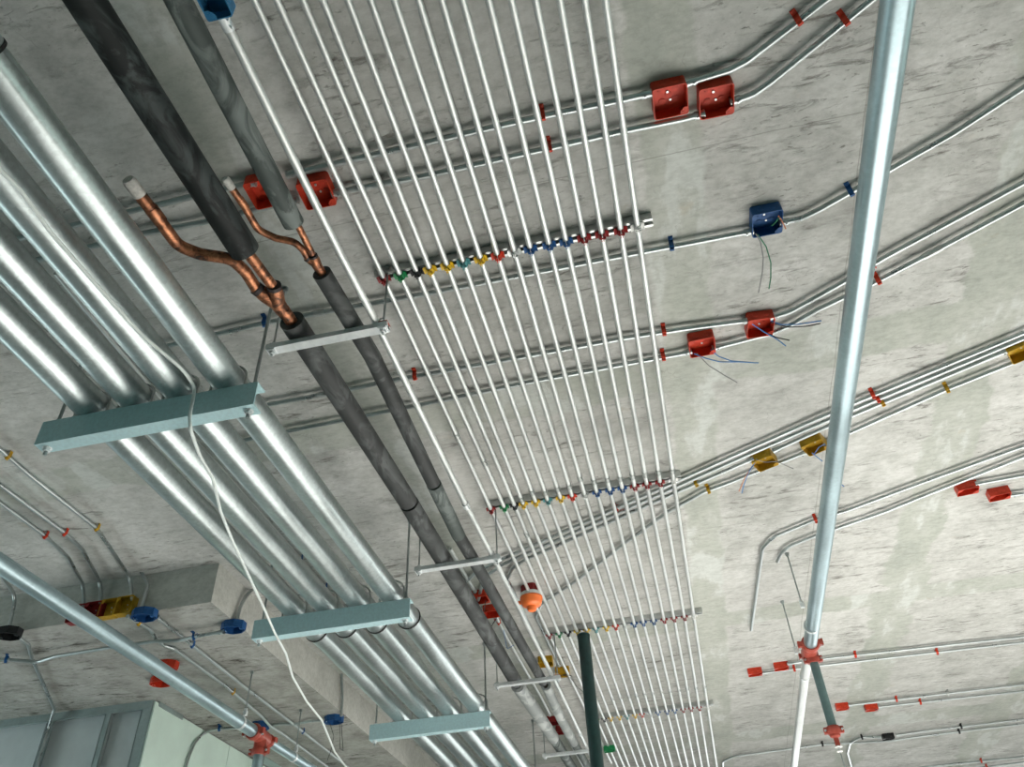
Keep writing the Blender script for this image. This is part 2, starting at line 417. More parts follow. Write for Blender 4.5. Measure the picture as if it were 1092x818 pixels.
trapeze(TY[1], 'teal grey channel trapeze in the middle, black rings just beyond it on the pipes', -2.365, -1.415)
trapeze(TY[2], 'teal grey channel trapeze lowest in the picture under the four big pipes', -2.385, -1.44)
trapeze(TY[3], 'teal grey channel trapeze at the far end below the picture edge, rods showing', -2.40, -1.45)

big_lab = ['large galvanized pipe farthest left of four, against the concrete beam', 'large galvanized pipe second from the left of four on the trapezes',
           'large galvanized pipe third from the left, white cable running along it', 'large galvanized pipe at the right of four, green sheen on its right side']
for i, x in enumerate(PIPE_X):
    dx = (i-1.5)*.012
    def at_y(y): return Vector((x-.006*(y-2.1), y, PIPE_Z))
    t = thing('galvanized_pipe', big_lab[i], 'pipe', (x, 2.1, T_TOP), 'four large galvanized pipes side by side')
    MB().tube([at_y(-1.5), at_y(4.16), at_y(15.7)], PIPE_R, 40).build('pipe_wall', 'galv', t)
    c = MB().lathe(at_y(4.26), at_y(5)-at_y(4), [(-.12, PIPE_R), (-.115, PIPE_R+.0035), (.165, PIPE_R+.0035), (.17, PIPE_R)], 40).build('coupling', 'galv', t)
    MB().lathe(at_y(4.43), at_y(5)-at_y(4), [(-.006, PIPE_R+.003), (-.004, PIPE_R+.0085), (.004, PIPE_R+.0085), (.006, PIPE_R+.003)], 40).build('gasket_ring', 'rubber', c)
    if i == 3:
        yc = P(6, 52, .48).y
        MB().lathe(at_y(yc), at_y(5)-at_y(4), [(-.12, PIPE_R), (-.115, PIPE_R+.006), (0, PIPE_R+.006), (.004, PIPE_R)], 40).build('coupling', 'galv', t)
        MB().lathe(at_y(yc), at_y(5)-at_y(4), [(-.012, PIPE_R+.004), (-.01, PIPE_R+.008), (0, PIPE_R+.008), (.002, PIPE_R+.004)], 40).build('gasket_ring', 'rubber', t)

# ------------------------------------------------------------------ bracket trapezes under the insulated pipes
B_TOP = CEIL-.345
BY = [2.10, 4.06, 6.02, 7.95]
br_lab = ['bright zinc strut bracket nearest the camera, under the two copper fittings', 'bright zinc strut bracket beside the upper end of the orange detector',
          'bright zinc strut bracket third from the camera beside the yellow boxes', 'bright zinc strut bracket at the bottom edge beside the dark green post']
def strut_channel(mb, x0, x1, y0, y1, z0, z1, w=.003, up=True):
    mb.box(x0, x1, y0, y1, z0, z0+w) if up else mb.box(x0, x1, y0, y1, z1-w, z1)
    mb.box(x0, x1, y0, y0+w, z0+w*up, z1-w*(not up)); mb.box(x0, x1, y1-w, y1, z0+w*up, z1-w*(not up))
    zz = (z1-w, z1) if up else (z0, z0+w)
    mb.box(x0, x1, y0+w, y0+.011, *zz); mb.box(x0, x1, y1-.011, y1-w, *zz)
for k, by in enumerate(BY):
    x0, x1 = (-1.385, -.875) if k == 0 else (-1.40, -.885)
    t = thing('strut_bracket', br_lab[k], 'bracket', ((x0+x1)/2, by, B_TOP-.024), 'strut brackets under the insulated pipes')
    mb = MB(); strut_channel(mb, x0, x1, by, by+.041, B_TOP-.024, B_TOP); mb.build('strut', 'zinc', t)
    for x in (x0+.022, x1-.022):
        rod(t, x, by+.021, B_TOP-.05, CEIL, .0045)
        n_ = MB(); n_.box(x-.017, x+.017, by+.003, by+.038, B_TOP-.029, B_TOP-.024); nut(n_, (x, by+.021, B_TOP-.035), .0125, .012); n_.build('nut', 'zinc', t)
        n_ = MB(); n_.box(x-.018, x+.018, by+.002, by+.039, B_TOP, B_TOP+.004); nut(n_, (x, by+.021, B_TOP+.01), .0125, .012); n_.build('nut', 'zinc', t)
    if k in (0, 2):
        MB().box(x1-.045, x1, by+.0, by+.041, B_TOP+.0045, B_TOP+.007).build('paint_tab', 'couplred', t)

# insulated pipes with copper branch fittings
def px_path(lst, drop): return [P(x, y, drop) for x, y in lst]
D1, D2 = .290, .307
t = thing('insulated_pipe', 'thicker black insulated refrigerant pipe, left of two, with large copper branch fitting', 'pipe', P(311, 341, .345), 'two insulated refrigerant pipes')
a0 = P(91, 0, D1); a1 = P(261, 267, D1); a0 = a0+(a0-a1)*.6
def ins(pts, r, mat, name='insulation', bore=True):
    o = MB().tube(pts, r, 28, caps=False)
    d0 = (pts[1]-pts[0]).normalized(); d1 = (pts[-1]-pts[-2]).normalized(); ri = r*.52
    for p, d, s in ((pts[0], d0, 1), (pts[-1], d1, -1)):
        ref = Vector((0, 0, 1)); bi = d.cross(ref).normalized(); nn = bi.cross(d); k = len(o.v); seg = 28
        for rr_, dd in ((r, 0), (ri, .0), (ri, .12)):
            for j in range(seg):
                a = 2*math.pi*j/seg; o.v.append(p+d*s*dd+(nn*math.cos(a)+bi*math.sin(a))*rr_)
        for q in range(2):
            for j in range(seg): o.f.append((k+q*seg+j, k+q*seg+(j+1) % seg, k+(q+1)*seg+(j+1) % seg, k+(q+1)*seg+j))
    return o.build(name, mat, t)
ins([a0, a1], .054, 'insul')
lower1 = px_path([(311, 342), (366, 427), (435, 535), (477, 604), (550, 727)], D1)
ins(lower1[:3], .050, 'insul_grey'); 
ins([lower1[2]+(lower1[3]-lower1[2])*.02]+lower1[3:], .0515, 'insul_grey')
ins(px_path([(552, 731), (572, 760), (590, 787)], D1), .054, 'insul_pale')
e1 = px_path([(589, 785), (606, 812)], D1); ins([e1[0], e1[1]+(e1[1]-e1[0])*2], .047, 'insul_dust')
cz = D1
MB().tube(px_path([(258, 262), (270, 277), (290, 304)], cz), .0205, 18).build('copper_tube', 'copper', t)
MB().tube(px_path([(302, 330), (313, 346)], cz), .025, 20).build('copper_tube', 'copper', t)
y0 = P(305, 336, cz); yA = P(292, 305, cz); yB = P(274, 308, cz); ym = P(296, 324, cz)
fit = MB().tube([yA, yA+(ym-yA)*.5, ym, y0], [.027, .032, .031, .025], 20).tube([yB, yB+(ym-yB)*.45, ym], [.026, .031, .028], 20).build('branch_fitting', 'copper', t)
for p, q, r in ((yA, ym, .0285), (yB, ym, .0275)):
    d = (q-p).normalized(); MB().tube([p-d*.006, p+d*.012], r, 20).build('brazed_collar', 'burnt', fit)
br = fillet(px_path([(147, 205), (168, 232), (190, 262), (213, 271), (247, 276), (262, 290), (274, 309)], cz), .07)
o = MB().tube(br, .0225, 18).build('copper_branch', 'copper', t)
d = (br[0]-P(166, 230, cz)).normalized()
MB().tube([br[0]-d*.012, br[0]+d*.045, br[0]+d*.055], [.0235, .024, .019], 14).build('taped_end', 'foil', o)
c1 = P(166, 229, cz); MB().tube([c1-d*.03, c1+d*.03], .0245, 18).build('sleeve', 'copper', o)

t = thing('insulated_pipe', 'thinner grey insulated refrigerant pipe, right of two, with small copper branch fitting', 'pipe', P(343, 290, .345), 'two insulated refrigerant pipes')
a0 = P(190, 0, D2); a1 = P(313, 238, D2); a0 = a0+(a0-a1)*.6
ins([a0, a1], .0375, 'insul_dust')
l2 = px_path([(343, 291), (397, 380), (462, 515), (489, 571), (509, 604), (579, 727)], D2)
ins(l2[:3], .036, 'insul_grey'); ins([l2[2]+(l2[3]-l2[2])*.02, l2[3]], .038, 'insul_dust'); ins(l2[3:], .036, 'insul_grey')
ins(px_path([(582, 731), (598, 766), (612, 792)], D2), .041, 'insul_pale')
e1 = px_path([(611, 790), (623, 811)], D2); ins([e1[0], e1[1]+(e1[1]-e1[0])*2], .036, 'insul_dust')
MB().tube(px_path([(312, 232), (319, 243), (333, 271)], D2), .0125, 14).build('copper_tube', 'copper', t)
MB().tube(px_path([(339, 284), (345, 294)], D2), .017, 16).build('copper_tube', 'copper', t)
y0 = P(340, 287, D2); yA = P(334, 273, D2); yB = P(328, 275, D2); ym = P(337, 281, D2)
fit = MB().tube([yA, yA+(ym-yA)*.5, ym, y0], [.016, .020, .020, .017], 18).tube([yB, yB+(ym-yB)*.45, ym], [.015, .018, .017], 18).build('branch_fitting', 'copper', t)
for p, q, r in ((yA, ym, .017), (yB, ym, .016)):
    d = (q-p).normalized(); MB().tube([p-d*.004, p+d*.006], r, 18).build('brazed_collar', 'burnt', fit)
br = fillet(px_path([(246, 199), (260, 219), (275, 245), (294, 254), (314, 258), (323, 266), (328, 275)], D2), .05)
o = MB().tube(br, .013, 14).build('copper_branch', 'copper', t)
d = (br[0]-P(260, 219, D2)).normalized()
MB().tube([br[0]-d*.008, br[0]+d*.03, br[0]+d*.036], [.0138, .0142, .011], 12).build('taped_end', 'foil', o)
c1 = P(259, 217, D2); MB().tube([c1-d*.02, c1+d*.02], .0142, 14).build('sleeve', 'copper', o)

# ------------------------------------------------------------------ conduits, clips, couplings
CR = .0118
def mesh_clip(mat, r=CR, up=.0272):
    mb = MB(); n = 10; w = .0095; R0, R1 = r+.0005, r+.003
    prof = [(math.cos(math.pi*k/n), -math.sin(math.pi*k/n)) for k in range(n+1)]
    pr = [(R1, up)]+[(R1*a, R1*b) for a, b in prof]+[(-R1, up-.003), (-R1-.020, up-.003), (-R1-.020, up), (-R0, up)]+[(R0*a, R0*b) for a, b in reversed(prof)]+[(R0, up)]
    k = len(pr); vs = [(x, y, z) for y in (-w, w) for x, z in pr]
    mb.add(vs, [(i, (i+1) % k, k+(i+1) % k, k+i) for i in range(k)])
    for s, o_ in ((0, 0), (1, k)):
        L = n+1
        for i in range(L): 
            a, b = i, i+1; c, d = k-1-i-0, k-2-i
            mb.f.append((o_+a, o_+b, o_+(k-2-i), o_+(k-1-i)) if True else None)
    mb.obox((-R1-.010, 0, up-.004), (.009, 0, 0), (0, w, 0), (0, 0, .0015))
    mb.tube([(-R1-.011, 0, up-.010), (-R1-.011, 0, up-.004)], .005, 8)
    mb.obox((0, 0, -R1-.003), (.004, 0, 0), (0, w*.9, 0), (0, 0, .005))
    return mb.mesh('clip', mat)
CLIP = {k: mesh_clip(k) for k in ('red', 'blue', 'yellow', 'black', 'strut')}
def mesh_coupling(r=CR, L=.022, mat='strut'):
    mb = MB().lathe((0, -L, 0), (0, 1, 0), [(0, r), (0, r+.0035), (2*L, r+.0035), (2*L, r)], 14)
    for s in (-.5, .5):
        mb.tube([(r*.7, s*L, -r*.7), (r*1.35, s*L, -r*1.35)], .0035, 8)
    return mb.mesh('coupling', mat)
COUP = mesh_coupling(); COUPW = mesh_coupling(.0125, .021)
def mesh_conn(r=CR):
    mb = MB().lathe((0, 0, 0), (0, 1, 0), [(-.012, r*1.1), (-.012, r+.005), (-.006, r+.005), (-.006, r+.003), (.026, r+.003), (.026, r)], 14)
    mb.tube([(0, .015, -r), (0, .015, -r-.008)], .004, 8)
    return mb.mesh('connector', 'conduit_grey')
CONN = mesh_conn()
def heading(d): return (0, 0, math.atan2(-d.x, d.y))
def conduit(label, pts, clips=(), coup=(), conn=(0, 0), r=CR, mat='conduit_grey', group='conduits run on the concrete', fr=.10, drop=.028):
    pw_ = [P(*p, drop) if len(p) == 2 else Vector(p) for p in pts]
    def off(p): return len(p) == 2 and not (0 <= p[0] <= W and 0 <= p[1] <= H)
    if off(pts[0]): pw_[0] = pw_[0]+(pw_[0]-pw_[1]).normalized()*1.3      # carry on past the picture edge
    if off(pts[-1]): pw_[-1] = pw_[-1]+(pw_[-1]-pw_[-2]).normalized()*1.3
    path = fillet(pw_, fr)
    t = thing('conduit', label, 'conduit', path[0]+(path[-1]-path[0])*.5, group)
    MB().tube(path, r, 12).build('tube', mat, t)
    for (x, y, c) in clips:
        q, d = snap(path, P(x, y, drop))
        if d.x < 0: d = -d
        inst('clip', CLIP[c], t, q, (0, 0, math.atan2(-d.x, d.y)+math.pi))
    for (x, y) in coup:
        q, d = snap(path, P(x, y, drop)); inst('coupling', COUP, t, q, heading(d))
    if conn[0]: inst('connector', CONN, t, path[0], heading((path[1]-path[0]).normalized()))
    if conn[1]: inst('connector', CONN, t, path[-1], heading((path[-2]-path[-1]).normalized()))
    return t
def W3(p, drop): return P(*p, drop)

# slab-mounted conduits (pixel -> plane of the slab)
conduit('grey ceiling conduit leaving the far red box of the left pair toward the big pipes', [(-30, 267), (22, 254), (133, 227), (203, 210), (269, 195)], conn=(0, 1))
conduit('grey conduit behind the rack from the left red boxes to the first large red box', [(309, 186), (364, 173), (434, 157), (514, 138.5), (577, 124.5), (664, 106.5), (692, 100)], [(578, 121, 'red')], conn=(1, 1))
conduit('grey conduit bending up right from the first large red box to the top edge', [(735, 88), (778, 75), (797, 65), (881, 0), (920, -30)], [(849, 18, 'red')], conn=(1, 0))
conduit('grey ceiling conduit leaving the nearer red box of the left pair toward the big pipes', [(-30, 294), (41, 277), (97, 263), (153, 249), (217, 237), (293, 219), (315, 214)], conn=(0, 1))
conduit('grey conduit behind the rack ending at the second large red box', [(357, 206), (371, 203), (457, 187), (577, 160), (664, 140), (728, 127), (748, 122)], [(585, 154, 'red')], conn=(1, 1))
conduit('grey conduit bending up right from the second large red box', [(782, 108), (803, 101), (823, 87), (930, 0), (966, -30)], [(898, 17, 'red')], conn=(1, 0))
conduit('long grey conduit with blue clips ending at the blue box with hanging wires', [(150, 376), (233, 356), (280, 345), (333, 335), (377, 327), (457, 313), (560, 293), (710, 264), (728, 261), (800, 247)], [(716, 261, 'blue'), (283, 345, 'blue')], [(340, 333)], conn=(0, 1))
conduit('grey conduit with one blue clip climbing right from the blue box behind the sprinkler main', [(834, 237), (855, 233), (877, 222), (946, 183), (1018, 142), (1125, 72)], [(907, 204, 'blue')], conn=(1, 0))
conduit('grey conduit behind the rack to the upper red box with blue wires', [(262, 436), (343, 421), (417, 406), (537, 384.5), (664, 361), (728, 351), (797, 342)], [(443, 402, 'red'), (708, 354, 'red')], [(344, 421)], conn=(0, 1))
conduit('grey conduit climbing right from the upper red box with blue wires', [(824, 338), (842, 333), (862, 322), (903, 299), (945, 274), (1092, 195), (1130, 174)], [(931, 283, 'red')], conn=(1, 0))
conduit('grey conduit crossing behind the rack to the lower red box with blue wires', [(240, 474), (307, 460), (391, 443), (481, 425), (567, 407), (728, 377), (735, 375)], [(707, 378, 'red')], conn=(0, 1))
conduit('grey conduit climbing right from the lower red box with blue wires', [(762, 371), (821, 356), (843, 347), (873, 330), (928, 304), (995, 269), (1092, 217), (1130, 196)], [(936, 298, 'red')], [(990, 272), (999, 267)], conn=(1, 0))
# bundle running from the yellow boxes under the rack
conduit('topmost conduit of the dark bundle passing under the rack to the yellow boxes', [(496, 622), (508, 610), (535, 596.5), (780, 487), (895, 436.5), (1092, 355), (1130, 339)], [(931, 421, 'red'), (659, 543, 'red')], group='bundle of conduits crossing under the rack')
conduit('second conduit of the dark bundle passing under the rack', [(510, 640), (516, 616), (537, 601.5), (780, 492.7), (897, 442), (1092, 360.7), (1130, 345)], [(936, 425, 'red')], group='bundle of conduits crossing under the rack')
conduit('third conduit of the bundle, sweeping under the rack to the left yellow box', [(579, 698), (541, 618), (546, 606), (560, 597), (728, 522), (802, 490)], [(743, 516, 'yellow')], conn=(1, 1), group='bundle of conduits crossing under the rack')
conduit('bundle conduit joining the left ochre box to the ochre box at the right edge', [(827, 480), (900, 447), (1074, 374)], [(941, 429, 'yellow')], conn=(1, 1), group='bundle of conduits crossing under the rack')
conduit('lone conduit below the bundle curving past the orange detector to the right yellow box', [(596, 709), (571, 657), (577, 644), (615, 619), (664, 581), (712, 546), (750, 525), (780, 514), (858, 483)], [(756, 523, 'yellow')], conn=(1, 1), group='bundle of conduits crossing under the rack')
conduit('lone conduit below the bundle rising right from the second ochre box', [(881, 474), (903, 463), (1008, 416), (1088, 384), (1130, 366)], [(1009, 413, 'yellow')], conn=(1, 0), group='bundle of conduits crossing under the rack')
conduit('grey conduit bending to a long loose end beside the sprinkler main', [(1130, 463), (1077, 481), (980, 516), (905, 544), (868, 555), (824, 573), (813, 585), (801, 672)], [(871, 556, 'red')], fr=.16)
conduit('grey conduit bending to a short loose end beside the sprinkler main', [(1130, 471), (1092, 487), (980, 531), (946, 545), (868, 572), (841, 583), (833, 590), (829, 599)], fr=.12)
conduit('short grey conduit into the left of two red boxes at the right edge', [(1130, 500), (1042, 516)], conn=(0, 1))
conduit('short grey conduit into the right of two red boxes at the right edge', [(1130, 522), (1078, 528)], conn=(0, 1))
conduit('upper conduit of the pair behind the red coupling, ending at a red box', [(1130, 674), (1092, 679), (874, 703), (841, 708)], [(912, 699, 'red')], conn=(0, 1))
conduit('lower conduit of the pair behind the red coupling, ending at the farthest left red box', [(1130, 679), (1092, 685), (874, 710), (813, 718)], [(999, 696, 'red'), (847, 713, 'red')], conn=(0, 1))
conduit('conduit into the left of two small red boxes right of the drop pipe', [(1130, 725), (1092, 730), (906, 752)], [(956, 746, 'red'), (1011, 739, 'strut')], conn=(0, 1))
conduit('conduit into the right of two small red boxes right of the drop pipe', [(1130, 732), (1092, 737), (937, 754)], [(982, 748, 'red')], conn=(0, 1))
conduit('conduit from the black box to the right edge, upper of two with black clips', [(1130, 763), (1092, 767), (985, 780), (957, 784)], [(1025, 775, 'black')], conn=(0, 1))
conduit('conduit from the black box curling down to the bottom edge', [(938, 786), (917, 786), (907, 792), (904, 803), (910, 825)], [(919, 786, 'black')], conn=(1, 0))
conduit('long conduit passing below the black box toward the rack', [(1130, 767), (1092, 772), (985, 785), (950, 790), (877, 794), (781, 807), (771, 812), (771, 830)], [(1023, 780, 'black'), (877, 794, 'black')])
conduit('conduit cutting the bottom right corner, upper of two', [(1130, 803), (1092, 807), (985, 818), (960, 822)], [(1046, 812, 'red')])
conduit('conduit cutting the bottom right corner, lower of two', [(1130, 809), (1092, 813), (1000, 824)], [(1052, 818, 'red')])
conduit('thin conduit with blue clips seen between the second and third big pipes', [(60, 291), (128, 373), (172, 426), (200, 460), (277, 546), (293, 565), (347, 627), (430, 728)], [(346, 626, 'blue'), (320, 596, 'blue')], mat='conduit')
conduit('white conduit in line with the red boxes between the insulated pipes', [(480, 585), (498, 617), (506, 630)], conn=(0, 1), mat='conduit')
conduit('white conduit from the second red box between the insulated pipes to the far red box', [(529, 658), (540, 680), (577, 744), (586, 762)], [(529, 664, 'red')], conn=(1, 1), mat='conduit')
conduit('white conduit leaving the far red box between the insulated pipes', [(602, 782), (632, 835)], conn=(1, 0), mat='conduit')

# conduits on the slab that turn down the face of the dropped beam
def beam_conduit(label, slab_px, x_face, zend_px, clips, mat='conduit_grey'):
    yf = BEAM_Y-.03
    pts = [P(*p, .028) for p in slab_px]; pts[0] = pts[0]+(pts[0]-pts[1]).normalized()*1.2
    last = pts[-1]; corner = Vector((x_face, yf, CEIL-.028)); e = PY(*zend_px, yf)
    pts += [corner, Vector((e.x, yf, e.z))]
    return conduit(label, pts, clips, fr=.09, mat=mat)
beam_conduit('grey conduit with ochre clips dropping to the yellow boxes on the beam face', [(-40, 447), (0, 479), (32, 507), (103, 563)], PY(140, 614, BEAM_Y-.03).x, (141, 640), [(10, 486, 'yellow'), (103, 563, 'yellow')])
beam_conduit('grey conduit with red clip dropping to the red box beside the yellow ones', [(-40, 487), (0, 517), (69, 568), (88, 586)], PY(109, 616, BEAM_Y-.03).x, (107, 643), [(69, 568, 'red')])
beam_conduit('grey conduit with red clip dropping to the left red box on the beam', [(-40, 506), (0, 536), (48, 571), (73, 595)], PY(91, 619, BEAM_Y-.03).x, (89, 648), [(48, 571, 'red')])
yf = BEAM_Y-.03
conduit('conduit along the top of the beam face turning down to the blue octagonal box', [PY(-40, 632, yf), PY(0, 626, yf), PY(73, 617, yf), PY(150, 608, yf), PY(158, 624, yf), PY(150, 650, yf)], fr=.08)
beam_conduit('grey conduit dropping down the beam face to the black box at the left edge', [(-60, 570), (0, 612)], PY(19, 631, yf).x, (10, 668), [])
S = BEAM_D+.028
conduit('conduit on the soffit from the blue octagonal box to the bottom, nearer the beam edge', [(168, 659), (195, 680), (205, 688), (259, 731), (310, 770), (362, 811), (390, 834)], [(204, 688, 'blue'), (323, 780, 'blue')], conn=(1, 0), drop=S)
conduit('kinked conduit on the soffit beside the left sprinkler pipe', [(136, 657), (148, 664), (160, 671), (166, 681), (174, 688), (186, 692), (240, 731), (265, 752), (279, 764), (289, 775), (299, 781), (321, 797), (348, 817), (380, 842)], [(249, 738, 'yellow'), (148, 664, 'yellow')], drop=S+.012, fr=.06)
conduit('conduit crossing the soffit to the blue box at the beam edge', [(-40, 699), (0, 703), (15, 704), (40, 706), (59, 700), (115, 691), (164, 684), (192, 683), (212, 678), (237, 674)], [(7, 704, 'blue'), (207, 679, 'blue')], drop=S+.03, fr=.06, conn=(0, 1))
conduit('conduit on the soffit from the black box to the stud partition', [(20, 680), (30, 687), (34, 702), (52, 742), (58, 756), PY(52, 775, PWY-.02), PY(36, 830, PWY-.02)], drop=S, fr=.05)
conduit('conduit curving from the blue soffit box down the pale green board', [(268, 776), (233, 777), (217, 781), PX(207, 793, xr+.03), PX(201, 808, xr+.03), PX(195, 830, xr+.03)], [(234, 777, 'blue')], drop=S, fr=.08)
conduit('thin crooked conduit linking the two blue boxes on the soffit', [(289, 774), (299, 772), (313, 772.5), (331, 769), (347, 768)], drop=S, fr=.04, conn=(1, 1))
bx = BEAM_X+.025
conduit('short bent conduit rising from the blue box on the beam edge', [PX(252, 664, bx), PX(256, 648, bx), PX(262, 636, bx), PX(272, 626, bx)], fr=.06)
conduit('dark conduit rising up the beam side from the far blue box', [PX(364, 764, bx), PX(365, 745, bx), PX(364, 715, bx)], fr=.06)

# ------------------------------------------------------------------ junction boxes
BS = .0605; BD = .054
def rrect(h, r, n=4):
    out = []
    for cx, cy, a0 in ((h-r, h-r, 0), (-h+r, h-r, 90), (-h+r, -h+r, 180), (h-r, -h+r, 270)):
        for k in range(n+1):
            a = math.radians(a0+90*k/n); out.append((cx+r*math.cos(a), cy+r*math.sin(a)))
    return out
def octa(h):
    a = h*math.tan(math.pi/8); return [(h, a), (a, h), (-a, h), (-h, a), (-h, -a), (-a, -h), (a, -h), (h, -a)]
def open_box(outline, depth, mat, sx=1, sy=1, t=.003):
    k = len(outline); mb = MB(); out = [(x*sx, y*sy) for x, y in outline]
    def sc(q, d):
        return [(x-math.copysign(min(d, abs(x)), x), y-math.copysign(min(d, abs(y)), y)) for x, y in q]
    rings = [(out, 0), (out, -depth), (sc(out, t), -depth), (sc(out, t), -.004)]
    for q, z in rings: mb.v += [Vector((x, y, z)) for x, y in q]
    for r_ in range(3):
        for i in range(k): mb.f.append((r_*k+i, r_*k+(i+1) % k, (r_+1)*k+(i+1) % k, (r_+1)*k+i))
    mb.f.append(tuple(range(k))); mb.f.append(tuple(3*k+i for i in range(k)))
    return mb.mesh('box_shell', mat, ang=25)
_bm = {}
def box_meshes(mat, kind):
    if (mat, kind) in _bm: return _bm[mat, kind]
    if kind == 'square': sh = open_box(rrect(BS, .011), BD, mat)
    elif kind == 'oct': sh = open_box(octa(.078), .05, mat, 1, .80)
    else: sh = open_box(rrect(BS, .008, 2), BD*1.0, mat, 1.0, .62)
    e = MB()
    e.add([(0, 0, 0), (.026, 0, 0), (.026, .012, 0), (.012, .026, 0), (0, .026, 0)]+[(0, 0, .003), (.026, 0, .003), (.026, .012, .003), (.012, .026, .003), (0, .026, .003)],
          [(4, 3, 2, 1, 0), (5, 6, 7, 8, 9)]+[(i, (i+1) % 5, 5+(i+1) % 5, 5+i) for i in range(5)])
    e.tube([(.017, .009, -.002), (.017, .009, .006)], .0035, 8)
    ear = e.mesh('screw_tab', mat)
    kn = MB().tube([(0, 0, 0), (0, 0, .0014)], .0125, 14).tube([(0, 0, 0), (0, 0, .002)], .0095, 14).mesh('knockout', mat)
    scw = MB().tube([(0, 0, -.004), (0, 0, 0)], .0045, 8).mesh('screw', 'strut')
    _bm[mat, kind] = (sh, ear, kn, scw); return _bm[mat, kind]
def jbox(label, c, ang, mat, kind='square', base=0., wires=(), group='painted junction boxes', name='junction_box', tilt=None, loc=None, rot=None):
    sh, ear, kn, scw = box_meshes(mat, kind)
    p = loc if loc is not None else P(c[0], c[1], base+BD*.55)
    if loc is None: p = Vector((p.x, p.y, CEIL-base))
    t = thing(name, label, 'junction box', p, group)
    R_ = Matrix.Rotation(ang, 4, 'Z') if rot is None else rot
    def put(nm, me, q, extra=Matrix.Identity(4)):
        o = inst(nm, me, t, (0, 0, 0)); o.location = R_ @ Vector(q); o.rotation_euler = (R_ @ extra).to_euler(); return o
    shell = put('box_shell', sh, (0, 0, 0))
    hx, hy = {'square': (BS, BS), 'oct': (.078, .0624), 'handy': (BS, BS*.62)}[kind]; dp = .05 if kind == 'oct' else BD
    if kind == 'oct': corners = ((hx-.004, .0, math.pi*.75), (-hx+.004, 0, -math.pi*.25))
    else: corners = ((hx-.003, hy-.003, math.pi), (-hx+.003, -hy+.003, 0))
    for x, y, a in corners: put('screw_tab', ear, (x, y, -dp+.001), Matrix.Rotation(a, 4, 'Z'))
    if kind == 'square':
        for x, y in ((.026, .02), (-.024, .022), (-.02, -.026), (.025, -.022), (0, 0)):
            put('knockout', kn, (x, y, -.0052), Matrix.Rotation(math.pi, 4, 'X'))
    for s in (-.024, .024):                                     # knockouts on the side walls
        put('knockout', kn, (s, -hy+.0002, -dp*.5), Matrix.Rotation(math.pi/2, 4, 'X'))
    for x, y in ((.005, .018), (-.003, -.014)): put('screw', scw, (x, y, -.0055))
    for (pts, d0, d1, wm) in wires:
        pp = []
        for i, q in enumerate(pts):
            f = i/max(1, len(pts)-1); pp.append(P(q[0], q[1], base+d0+(d1-d0)*f))
        MB().tube(fillet(pp, .05, 5), .0027, 6).build('wire', wm, t)
    return t
def dirang(a, b, drop=.03):
    d = P(*b, drop)-P(*a, drop); return math.atan2(d.y, d.x)
hA = dirang((664, 107), (700, 99)); hB = dirang((664, 140), (728, 127))
jbox('red box of the left pair half hidden by the grey insulated pipe', (283, 203), dirang((209, 209), (269, 195)), 'red')
jbox('red box of the left pair crossed by white conduit beside the grey insulated pipe', (338, 204), dirang((300, 217), (371, 203)), 'red')
jbox('large red square box upper left of two near the top, knockouts on its back', (714, 105), hA, 'red')
jbox('large red square box lower right of two near the top', (763, 105), hB, 'red')
jbox('blue square box with green and grey wires hanging left of the sprinkler main', (817, 235), dirang((728, 261), (800, 247)), 'blue', wires=[
    ([(806, 249), (811, 258), (814, 275), (813, 290), (809, 312)], .05, .07, 'wiregrey'), ([(808, 250), (817, 263), (822, 280), (822, 296), (820, 308)], .05, .07, 'wiregreen'),
    ([(823, 241), (827, 237), (831, 232)], .05, .07, 'wiregreen'), ([(830, 230), (834, 236), (838, 244)], .055, .07, 'wirered')])
jbox('red square box with two blue wires, upper right of the pair below the blue box', (810, 346), dirang((728, 352), (797, 343)), 'red', wires=[
    ([(801, 345), (815, 354), (829, 362), (838, 369)], .045, .09, 'wireblue'), ([(822, 342), (832, 346), (850, 346), (876, 342)], .045, .08, 'wireblue'), ([(822, 344), (840, 349), (860, 348), (875, 345)], .045, .08, 'wireblack'), ([(812, 353), (828, 360), (842, 363)], .045, .08, 'wireblack')])
jbox('red square box with blue wires and one thin dark wire, lower left of the pair', (748, 367), dirang((728, 377), (765, 370)), 'red', wires=[
    ([(740, 377), (752, 382), (768, 386), (788, 386), (809, 387)], .045, .09, 'wireblue'), ([(758, 373), (766, 380), (780, 385), (806, 387)], .045, .09, 'wireblue'), ([(743, 377), (756, 390), (772, 400), (786, 408)], .045, .08, 'wiregrey')])
jbox('ochre yellow box with wires dangling, left of two on the bundle', (815, 491), dirang((780, 500), (827, 481)), 'yellow', wires=[
    ([(806, 492), (798, 504), (793, 518), (791, 526)], .05, .10, 'wireblue'), ([(803, 496), (795, 508), (788, 524)], .05, .10, 'wirered'), ([(806, 490), (816, 493), (828, 492), (846, 500)], .05, .07, 'wiregrey')])
jbox('ochre yellow box half behind the sprinkler main, right of two on the bundle', (868, 474), dirang((840, 488), (890, 466)), 'yellow', wires=[
    ([(866, 483), (872, 488), (877, 492)], .05, .08, 'wireblue'), ([(868, 485), (873, 477), (880, 473)], .05, .07, 'wireblue'), ([(892, 512), (900, 519)], .05, .08, 'wireblue')])
jbox('ochre yellow box cut by the right edge of the picture', (1089, 373), dirang((1040, 388), (1090, 367)), 'yellow')
hC = dirang((1042, 516), (1092, 506))
jbox('red box left of two at the right edge above the lower conduits', (1031, 521), hC, 'red', 'handy')
jbox('red box right of two at the right edge above the lower conduits', (1065, 527), hC, 'red', 'handy')
hD = dirang((813, 718), (1000, 695))
jbox('small red box farthest left beside the red sprinkler coupling', (805, 717), hD, 'red', 'handy')
